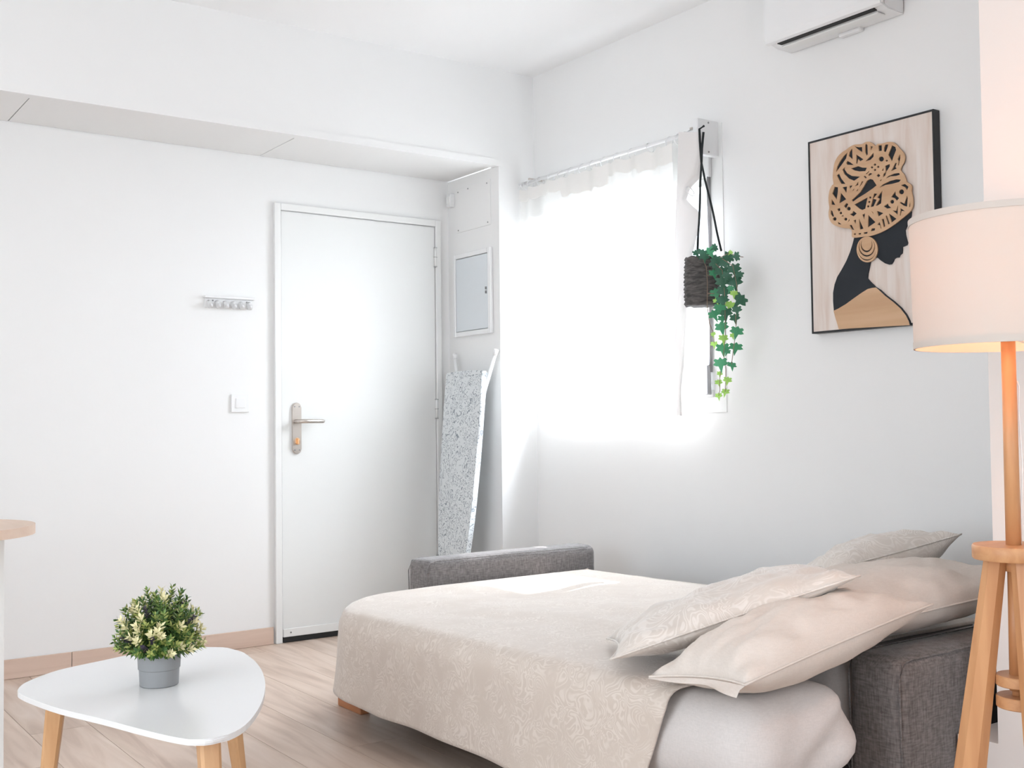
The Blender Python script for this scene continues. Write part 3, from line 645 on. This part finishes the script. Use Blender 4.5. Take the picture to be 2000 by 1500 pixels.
# ------------------------------------------------------------------ sofa bed
sb = thing('sofa_bed', 'grey upholstered sofa bed opened out under the window', 'sofa bed', (2.5, 2.7, 0))
AX0, AX1 = 2.24, 3.10
def puff(s):
    return lambda p: p + Vector((noise.noise(p*5)*0.004, noise.noise(p*5+Vector((7, 1, 3)))*0.004, noise.noise(p*4+Vector((2, 9, 4)))*0.004))*s
def arm(y0, y1, zt):
    a = rboxo('arm', (AX0, y0, 0.07), (AX1, y1, zt), 0.035, MSOFA, sb, 0.06, puff(1))
    for yy, d in ((y0+0.006, -1), (y1-0.006, 1)):
        tubeo('seam', [(AX0+0.012, yy, 0.10), (AX0+0.004, yy, zt-0.05), (AX0+0.02, yy, zt-0.012), (AX0+0.05, yy, zt-0.005), (AX1-0.05, yy, zt-0.005)], 0.0022, MSOFA, a, 6)
    return a
arm(1.598, 1.752, 0.474); arm(3.717, 3.868, 0.506)
boxo('gap_shade_panel', (2.60, 1.592, 0.16), (3.08, 1.597, 0.45), MLINSHADE, sb)  # black panel standing in for the shade between arm and pier
boxo('seat_base', (2.22, 1.752, 0.07), (3.09, 3.717, 0.20), MSOFA, sb, 0.02, 3)
rboxo('folded_back', (2.98, 1.76, 0.20), (3.12, 3.71, 0.40), 0.05, MSOFA, sb, 0.1)
bm = bmesh.new()
for y in (1.80, 2.70, 3.60): box(bm, (1.86, y, 0.115), (2.22, y+0.05, 0.16), 0.004, 1)
box(bm, (1.85, 1.75, 0.16), (2.25, 3.66, 0.20), 0.01, 2)
frombm('pull_out_frame', bm, MLINSHADE, sb)
boxo('leg', (1.878, 3.585, 0), (1.918, 3.76, 0.115), MBEDLEG, sb, 0.003, 1)
boxo('leg', (1.878, 1.80, 0), (1.918, 1.97, 0.115), MBEDLEG, sb, 0.003, 1)
for x, y in ((2.30, 1.63), (3.0, 1.63), (2.30, 3.76), (3.0, 3.76)): boxo('foot', (x, y, 0), (x+0.06, y+0.06, 0.072), MLINSHADE, sb)
keep(sb)

def ztop(x, y): return 0.405 + 0.035*max(0, min(1, (3.5-y)/1.7)) + 0.012*max(0, min(1, (x-1.75)/0.5))
mt = thing('mattress', 'mattress in a pale fitted sheet on the opened sofa bed', 'mattress', (2.3, 2.6, 0.2))
def mfn(p):
    t = max(0.0, (p.z-0.2)/0.2); zz = 0.2 + (p.z-0.2)*((ztop(p.x, p.y)-0.012-0.2)/0.2)
    q = Vector((p.x, p.y, zz))
    # rounded far front corner, wrinkles fanning out at the near end
    if p.y > 3.3 and p.x < 2.05:
        d = (p.y-3.3)/0.36; q.x += 0.16*max(0, d)**2*max(0, (2.05-p.x)/0.33)
    w = noise.noise(Vector((p.x*9, p.y*3, p.z*16)))*0.007 + 0.015*math.sin((p.z*1.0 - p.x*0.5)*60 + 2*noise.noise(p*4))*max(0, 1-abs(p.y-1.62)/0.12)*max(0, min(1, (p.x-1.85)/0.2))
    q.y += w; q.x += noise.noise(p*6)*0.005; return q
rboxo('front_section', (1.735, 1.612, 0.2), (2.135, 3.66, 0.4), 0.095, MSHEET, mt, 0.028, mfn)
rboxo('seat_section', (2.25, 1.770, 0.2), (3.02, 3.70, 0.4), 0.06, MSHEET, mt, 0.06, lambda p: Vector((p.x, p.y, 0.2+(p.z-0.2)*((ztop(p.x, p.y)-0.012-0.2)/0.2))))
keep(mt)

# bedspread: skirt along the front, round the far corner and along the foot
bs = thing('bedspread', 'beige swirl-patterned bedspread draped over the opened sofa bed', 'bedspread', (2.3, 2.8, 0.1))
YN = 1.885; bc_ = []
for i in range(60): bc_.append((1.722, YN + (3.32-YN)*i/60))
for i in range(25):
    a = PI - (PI/2)*i/24; bc_.append((1.722+0.33 + 0.33*math.cos(a), 3.32 + 0.385*math.sin(a)))
for i in range(1, 31): bc_.append((2.052 + (3.0-2.052)*i/30, 3.705))
NB = len(bc_); bm = bmesh.new(); rows = []
Ltot = 0; ls = [0]
for a, b in zip(bc_, bc_[1:]): Ltot += math.dist(a, b); ls.append(Ltot)
nv = 22
for kx, (bx, by) in enumerate(bc_):
    a = bc_[max(0, kx-1)]; b = bc_[min(NB-1, kx+1)]; t = Vector((b[0]-a[0], b[1]-a[1])).normalized(); nrm = Vector((-t.y, t.x))
    f = ls[kx]/Ltot; row = []
    far = max(0, min(1, (bx-2.10)/0.12)) if by > 3.5 else 0
    hem = 0.122*(1-far) + 0.35*far
    for j in range(nv+1):                       # skirt, hem first
        v = j/nv; zt = ztop(bx, by)-0.05; z = hem + (zt-hem)*v
        L = ls[kx]; dr_ = (1-v)
        off = 0.004 + dr_*0.012 + dr_*0.007*math.sin(L*5+0.6*math.sin(L*11)) + dr_*dr_*0.003*math.sin(L*17) + 0.006*noise.noise(Vector((L*4, z*7, 0)))
        off *= (1-far)
        near = max(0, 1-(by-YN)/0.05) if bx < 1.73 else 0
        yy = by + (-0.045+0.10*dr_)*max(0, 1-(by-YN)/0.4)*(1 if bx < 1.73 else 0)
        row.append(bm.verts.new((bx+nrm.x*off, yy+nrm.y*off, z + 0.004*math.sin(L*4)*dr_*(1-far))))
    for j in range(1, 6):                       # rounded edge
        a_ = PI/2*j/6; inset = 0.05*(1-math.cos(a_)); z = ztop(bx, by)-0.05+0.05*math.sin(a_)
        yy = by - (0.045 if bx < 1.73 else 0)*max(0, 1-(by-YN)/0.4)
        row.append(bm.verts.new((bx-nrm.x*inset, yy-nrm.y*inset, z)))
    sp = Vector((3.0, YN-0.03 + (3.70-YN)*f))
    st = Vector((bx, by - (0.045 if bx < 1.73 else 0)*max(0, 1-(by-YN)/0.4))) - nrm*0.05
    for j in range(0, 31):
        u = j/30; q = st.lerp(sp, u)
        z = ztop(q.x, q.y) + 0.007*noise.noise(Vector((q.x*5, q.y*3, 1)))*min(1, u*6) + 0.003*noise.noise(Vector((q.x*13, q.y*7, 5)))*min(1, u*6)
        row.append(bm.verts.new((q.x, q.y, z)))
    rows.append(row)
for a, b in zip(rows, rows[1:]):
    for j in range(len(a)-1): bm.faces.new((a[j], b[j], b[j+1], a[j+1]))
frombm('cloth', bm, MSPREAD, bs, True)
keep(bs)
md = bs.children[0].modifiers.new('thickness', 'SOLIDIFY'); md.thickness = 0.006; md.offset = -1

# ------------------------------------------------------------------ pillows
def pillow(label, m, A_, B_, C_, D_, h, seed, bulge=1.0, flange=False, sag=None, group=None):
    """A_ B_ C_ D_ : the four corners; h: thickness"""
    A_, B_, C_, D_ = [Vector(p) for p in (A_, B_, C_, D_)]; c = (A_+B_+C_+D_)/4
    root = thing('pillow', label, 'pillow', tuple(c), group)
    N = 40; bm = bmesh.new(); top = {}; bot = {}
    nn = ((B_-A_).cross(D_-A_)).normalized()
    if nn.z < 0: nn = -nn
    for i in range(N+1):
        for j in range(N+1):
            u, v = i/N, j/N; a, b = 2*u-1, 2*v-1
            uu = 0.5 + (u-0.5)*(1-0.07*(1-b*b)); vv = 0.5 + (v-0.5)*(1-0.09*(1-a*a))
            p = A_*(1-uu)*(1-vv) + B_*uu*(1-vv) + C_*uu*vv + D_*(1-uu)*vv
            if sag: p = sag(p, u, v)
            pr = ((1-abs(a)**2.3)*(1-abs(b)**2.3))**0.55
            wr = 0.010*noise.noise(Vector((u*7+seed, v*7, seed))) + 0.006*noise.noise(Vector((u*15, v*15+seed, 3)))
            # creases running in from the corners
            cr = 0.012*math.sin((a*b)*14+seed)*abs(a*b)
            wr += cr
            edge = i in (0, N) or j in (0, N)
            tp_ = bm.verts.new(p + nn*(h*0.52*pr + (wr if not edge else 0)*min(1, pr*2)))
            top[i, j] = tp_; bot[i, j] = tp_ if edge else bm.verts.new(p - nn*(h*0.48*pr*bulge - wr*0.3*min(1, pr*2)))
    for i in range(N):
        for j in range(N):
            bm.faces.new((top[i, j], top[i+1, j], top[i+1, j+1], top[i, j+1]))
            bm.faces.new((bot[i, j], bot[i, j+1], bot[i+1, j+1], bot[i+1, j]))
    per = [(i, 0) for i in range(N)] + [(N, j) for j in range(N)] + [(N-i, N) for i in range(N)] + [(0, N-j) for j in range(N)]
    pp = [top[k].co.copy() for k in per]
    frombm('case', bm, m, root, True)
    bm = bmesh.new(); tube(bm, pp + [pp[0]], 0.0028, 6, False); frombm('seam', bm, m, root, True)
    if flange:      # loose open end of the pillowcase
        bm = bmesh.new(); N2 = 24; g = []
        e0, e1 = A_, B_; outw = ((A_+B_)/2 - c); outw.z = 0; outw.normalize()
        for i in range(N2+1):
            t = i/N2; p = e0.lerp(e1, t); p = p + (c-p)*0.07*math.sin(PI*t)*1.0
            if sag: p = sag(p, t, 0)
            w_ = (0.022 + 0.008*math.sin(t*9))*min(1, 0.15+t*1.3)
            g.append((bm.verts.new(p+Vector((0, 0, -0.002))), bm.verts.new(p + outw*w_*0.6 + Vector((0, 0, -0.012-0.004*math.sin(t*11)))*min(1, 0.2+t)), bm.verts.new(p + outw*w_ + Vector((0, 0, -0.019-0.005*math.sin(t*7)))*min(1, 0.2+t))))
        for a, b in zip(g, g[1:]):
            for k2 in range(2): bm.faces.new((a[k2], b[k2], b[k2+1], a[k2+1]))
        frombm('case_flap', bm, m, root, True)
    return keep(root)
def onz(px, py, z): return at(px, py, 2, z)
def quad(Bp, Cp, back):
    B_, C_ = onz(*Bp), onz(*Cp); bk = Vector(back); return (B_+bk, B_, C_, C_+bk)
A2 = onz(1268, 1322, 0.462); B2 = onz(1455, 1338, 0.50); C2 = onz(1822, 1180, 0.60)
pillow('plain cream pillow lying over the near sofa arm, its open end showing', MPILLOW, A2, B2, C2, A2+(C2-B2)+Vector((0, 0.02, 0)), 0.17, 1.3, 1.0, True)
pillow('swirl-patterned pillow leaning on the plain cream pillow in the middle of the bed', MPATT, *quad((1192, 1288, 0.49), (1680, 1124, 0.675), (0.27, 0.33, -0.035)), 0.12, 4.1)
pillow('plain cream pillow lying on the sofa arm beside the wall', MPILLOW, *quad((1690, 1225, 0.555), (2035, 1145, 0.575), (0.0, 0.42, 0.0)), 0.17, 7.7)
pillow('swirl-patterned pillow propped against the wall-side plain pillow', MPATT, (2.72, 2.40, 0.46), (2.65, 2.10, 0.603), (3.05, 1.95, 0.687), (3.12, 2.25, 0.53), 0.18, 9.2)

# ------------------------------------------------------------------ tripod floor lamp
LX, LY = 2.083, 1.219
lp = thing('tripod_floor_lamp', 'wooden tripod floor lamp with a lit white drum shade', 'floor lamp', (LX, LY, 0))
sh = latheo('lamp_shade', [(0.176, 1.176), (0.181, 1.437), (0.1797, 1.437), (0.1747, 1.176)], (LX, LY), MSHADE, lp, 72, False, True)
for z0, z1, r0 in ((1.176, 1.190, 0.1767), (1.425, 1.438, 0.1815)):
    latheo('shade_hem', [(r0+0.0006, z0), (r0+0.0008, z1), (r0-0.0028, z1), (r0-0.0026, z0)], (LX, LY), MSHADE, sh, 72, False, True)
for a in (0.3, 0.3+2*PI/3, 0.3+4*PI/3):
    tubeo('shade_spoke', [(LX, LY, 1.196), (LX+0.174*math.cos(a), LY+0.174*math.sin(a), 1.19)], 0.0018, MPVC, sh, 6)
tubeo('pole', [(LX, LY, 0.75), (LX, LY, 1.20)], [0.0145, 0.0135], MBEECH, lp, 20)
latheo('socket', [(0.012, 1.195), (0.02, 1.2), (0.02, 1.25), (0.014, 1.255)], (LX, LY), MPVC, lp, 20)
mb = bpy.data.materials.new('lamp_bulb_glow'); mb.use_nodes = True
b_ = mb.node_tree.nodes['Principled BSDF']; b_.inputs['Emission Color'].default_value = (1, 0.72, 0.42, 1); b_.inputs['Emission Strength'].default_value = 12
latheo('bulb', [(0.004, 1.252), (0.016, 1.262), (0.03, 1.30), (0.026, 1.325), (0.012, 1.337), (0.002, 1.339)], (LX, LY), mb, lp, 24)
pl = bpy.data.lights.new('lamp_light', 'POINT'); pl.energy = 7.5; pl.color = (1, 0.42, 0.2); pl.shadow_soft_size = 0.045
plo = bpy.data.objects.new('lamp_light', pl); C.objects.link(plo); plo.location = (LX, LY, 1.33); plo.parent = lp
latheo('top_disc', [(0.0745, 0.757), (0.077, 0.760), (0.077, 0.782), (0.075, 0.785)], (LX, LY), MBEECHX, lp, 64)
FH = Vector((math.sin(YAW), math.cos(YAW), 0)); RH = Vector((math.cos(YAW), -math.sin(YAW), 0))
for i in range(3):
    ang = math.radians(205 + 120*i); d = RH*math.cos(ang) - FH*math.sin(ang); s = Vector((-d.y, d.x, 0))
    tp_ = Vector((LX, LY, 0.757)) + d*0.034; ft = Vector((LX, LY, 0)) + d*0.135
    bm = bmesh.new(); rg = []
    for p, wd in ((ft, 0.036), (ft.lerp(tp_, 0.5), 0.029), (tp_, 0.021)):
        rg.append([bm.verts.new(p + d*a*wd + s*b*wd) for a, b in ((1, .45), (.45, 1), (-.45, 1), (-1, .45), (-1, -.45), (-.45, -1), (.45, -1), (1, -.45))])
    for a, b in zip(rg, rg[1:]):
        for k2 in range(8): bm.faces.new((a[k2], a[(k2+1) % 8], b[(k2+1) % 8], b[k2]))
    bm.faces.new(rg[0]); bm.faces.new(rg[-1])
    frombm('leg', bm, MBEECH, lp)
tubeo('collar', [(LX, LY, 0.733), (LX, LY, 0.757)], 0.017, MBEECH, lp, 20)
tubeo('spindle', [(LX, LY, 0.50), (LX, LY, 0.735)], [0.0145, 0.013], MBEECH, lp, 20)
latheo('spool_disc', [(0.045, 0.510), (0.047, 0.512), (0.047, 0.529), (0.045, 0.531)], (LX+0.004, LY-0.006), MBEECHX, lp, 40)
latheo('spool_disc', [(0.045, 0.468), (0.047, 0.470), (0.047, 0.489), (0.045, 0.491)], (LX+0.004, LY-0.006), MBEECHX, lp, 40)
tubeo('spool_neck', [(LX, LY, 0.485), (LX, LY, 0.515)], 0.010, MBEECH, lp, 16)
p1 = Vector((LX, LY, 0)) + RT*0.0135 - fw*0.004
tubeo('power_cable', [(p1.x, p1.y, 1.108), (p1.x+RT.x*0.004, p1.y+RT.y*0.004, 1.098), (p1.x+RT.x*0.002, p1.y+RT.y*0.002, 1.05), (p1.x+RT.x*0.006, p1.y+RT.y*0.006, 0.95), (p1.x+RT.x*0.002, p1.y+RT.y*0.002, 0.86), (p1.x, p1.y, 0.786)], 0.0016, MPVC, lp, 6)
keep(lp)

# ------------------------------------------------------------------ coffee table
TZ = 0.40
TP = [(35, 1347), (50, 1333), (100, 1313), (143, 1302), (200, 1290), (260, 1278), (357, 1267), (400, 1263.5), (433, 1264), (467, 1270), (493, 1287), (510, 1307), (518, 1333), (515, 1360), (503, 1387), (480, 1415), (447, 1434), (400, 1445), (350, 1441), (283, 1426), (200, 1404), (117, 1384), (67, 1367), (40, 1355)]
tpl = smoothpoly([at(x, y, 2, TZ).to_2d() for x, y in TP], 3)
tcx, tcy = sum(p[0] for p in tpl)/len(tpl), sum(p[1] for p in tpl)/len(tpl)
tb = thing('coffee_table', 'white rounded-triangle coffee table on tapered wooden legs', 'coffee table', (tcx, tcy, 0))
ttp = prismo('table_top', tpl, 2, TZ-0.013, TZ, MTABLE, tb, 0.0045, 3)
for (tx, ty), (fx, fy), wd in (((0.672, 2.84), (0.638, 2.868), 0.0215), ((0.848, 2.303), (0.838, 2.213), 0.0225), ((1.103, 2.86), (1.185, 2.945), 0.0215)):
    bm = bmesh.new(); d = Vector((fx-tcx, fy-tcy, 0)).normalized(); s = Vector((-d.y, d.x, 0)); rg = []
    for p, w_ in ((Vector((fx, fy, 0)), wd*0.62), (Vector((tx, ty, TZ-0.013)), wd)):
        rg.append([bm.verts.new(p + d*a*w_ + s*b*w_) for a, b in ((1, .7), (.7, 1), (-.7, 1), (-1, .7), (-1, -.7), (-.7, -1), (.7, -1), (1, -.7))])
    for k2 in range(8): bm.faces.new((rg[0][k2], rg[0][(k2+1) % 8], rg[1][(k2+1) % 8], rg[1][k2]))
    bm.faces.new(rg[0]); bm.faces.new(rg[1]); lg = frombm('leg', bm, MLEG, tb)
    pb = Vector((tx, ty, 0)) - d*0.03
    boxo('leg_bracket', (pb.x-0.012, pb.y-0.012, TZ-0.030), (pb.x+0.012, pb.y+0.012, TZ-0.016), MSTEEL, lg)
keep(tb)

# ------------------------------------------------------------------ potted plant on the table
pc = at(311, 1337, 2, TZ)
pp_ = thing('potted_plant', 'small bushy green plant with cream tips in a grey pot', 'potted plant', (pc.x, pc.y, TZ))
latheo('pot', [(0.044, TZ), (0.0465, TZ+0.002), (0.0482, TZ+0.038), (0.0482, TZ+0.040), (0.0505, TZ+0.042), (0.0525, TZ+0.094), (0.0535, TZ+0.096), (0.0505, TZ+0.096), (0.0490, TZ+0.08)], (pc.x, pc.y), MPOT, pp_, 48)
latheo('soil', [(0.001, TZ+0.084), (0.049, TZ+0.084)], (pc.x, pc.y), MSOIL, pp_, 24, False)
PG = [mat('foliage_green', (0.14, 0.24, 0.05), 0.55), mat('foliage_dark', (0.05, 0.12, 0.03), 0.6), mat('foliage_cream', (0.80, 0.74, 0.44), 0.6), mat('foliage_olive', (0.36, 0.40, 0.11), 0.6), mat('foliage_purple', (0.06, 0.045, 0.07), 0.7)]
def sprig(kind, seed):
    rnd = random.Random(seed); vs = []; fs = []; mi = []
    def leaf(p, d, L, w_, m_):
        d = d.normalized(); s = d.cross(Vector((0, 0, 1))); s = s.normalized() if s.length > 0.05 else Vector((1, 0, 0)); u = s.cross(d)
        k = len(vs); q = [p, p+d*L*0.5+s*w_+u*0.15*w_, p+d*L, p+d*L*0.5-s*w_+u*0.15*w_]; vs.extend([tuple(x) for x in q]); fs.append((k, k+1, k+2, k+3)); mi.append(m_)
    n = 11
    for i in range(n):
        t = i/(n-1); z = 0.012 + t*0.056
        for j in range(3):
            a = i*1.15 + j*2*PI/3 + rnd.uniform(-.3, .3); el = 0.25 + 0.55*t
            d = Vector((math.cos(a)*math.cos(el), math.sin(a)*math.cos(el), math.sin(el)))
            if kind == 'cream': m_ = 2 if t > 0.74 else (3 if t > 0.5 else rnd.choice((0, 1)))
            elif kind == 'purple': m_ = 4 if t > 0.4 else 1
            else: m_ = rnd.choice((0, 0, 1, 3)) if t > 0.4 else rnd.choice((0, 1, 1))
            big = 1.15 if (kind == 'cream' and t > 0.74) else 1
            leaf(Vector((0, 0, z)), d, (0.019 - 0.004*t)*big*(0.6 if kind == 'purple' else 1), (0.0042-0.001*t)*big, m_)
    k = len(vs); vs.extend([(0.0009, 0, 0), (-0.0009, 0, 0), (-0.0009, 0, 0.066), (0.0009, 0, 0.066)]); fs.append((k, k+1, k+2, k+3)); mi.append(1)
    me = bpy.data.meshes.new('sprig'); me.from_pydata(vs, [], fs)
    for m_ in PG: me.materials.append(m_)
    for p, m_ in zip(me.polygons, mi): p.material_index = m_
    return me
SPG = {'green': [sprig('green', i) for i in range(3)], 'cream': [sprig('cream', i+10) for i in range(3)], 'purple': [sprig('purple', 30)]}
rnd = random.Random(5)
base = Vector((pc.x, pc.y, TZ+0.088))
NS = 170
for i in range(NS):
    t = (i+0.5)/NS; el = math.asin(-0.12 + 1.12*t); a = i*2.399963 + rnd.uniform(-.2, .2)
    d = Vector((math.cos(a)*math.cos(el), math.sin(a)*math.cos(el), math.sin(el)))
    R_s = (0.098*math.cos(el)**2 + 0.135*math.sin(el)**2)*rnd.uniform(0.86, 1.05)
    inner = rnd.random() < 0.25
    if inner: R_s *= 0.75
    tip = base + Vector((0, 0, 0.012)) + d*R_s
    st_ = tip - (d*0.75 + Vector((0, 0, 0.25)) + Vector((rnd.uniform(-.2, .2), rnd.uniform(-.2, .2), 0))).normalized()*0.066
    kind = 'purple' if rnd.random() < 0.05 else ('cream' if rnd.random() < 0.36 and not inner else 'green')
    o = link('sprig', rnd.choice(SPG[kind]), None, pp_); dv = (tip-st_).normalized()
    o.matrix_basis = Matrix.Translation(st_) @ dv.to_track_quat('Z', 'Y').to_matrix().to_4x4() @ Matrix.Rotation(rnd.uniform(0, 6), 4, 'Z')
keep(pp_)

# ------------------------------------------------------------------ breakfast counter at the side
kc = thing('breakfast_counter', 'round-ended wooden counter top on a white upright panel', 'counter', (0.3, 3.6, 0))
e1 = at(66, 1024, 2, 0.75)
rc = 0.29; cx_, cy_ = 0.47, 3.70
cx_ = e1.x - 0.27; cy_ = e1.y + 0.10
poly = [(cx_+rc*math.cos(a), cy_+rc*math.sin(a)) for a in [(-PI/2)+PI*i/28 for i in range(29)]] + [(-0.6, cy_+rc), (-0.6, cy_-rc)]
prismo('counter_top', poly, 2, 0.722, 0.75, MCOUNTER, kc, 0.002, 2)
q8 = at(8, 1300, 1, cy_-0.02)
boxo('upright_panel', (q8.x-0.5, cy_-0.02, 0), (q8.x, cy_+0.005, 0.722), MTRIM, kc, 0.002, 1)
keep(kc)
bpy.context.view_layer.update()
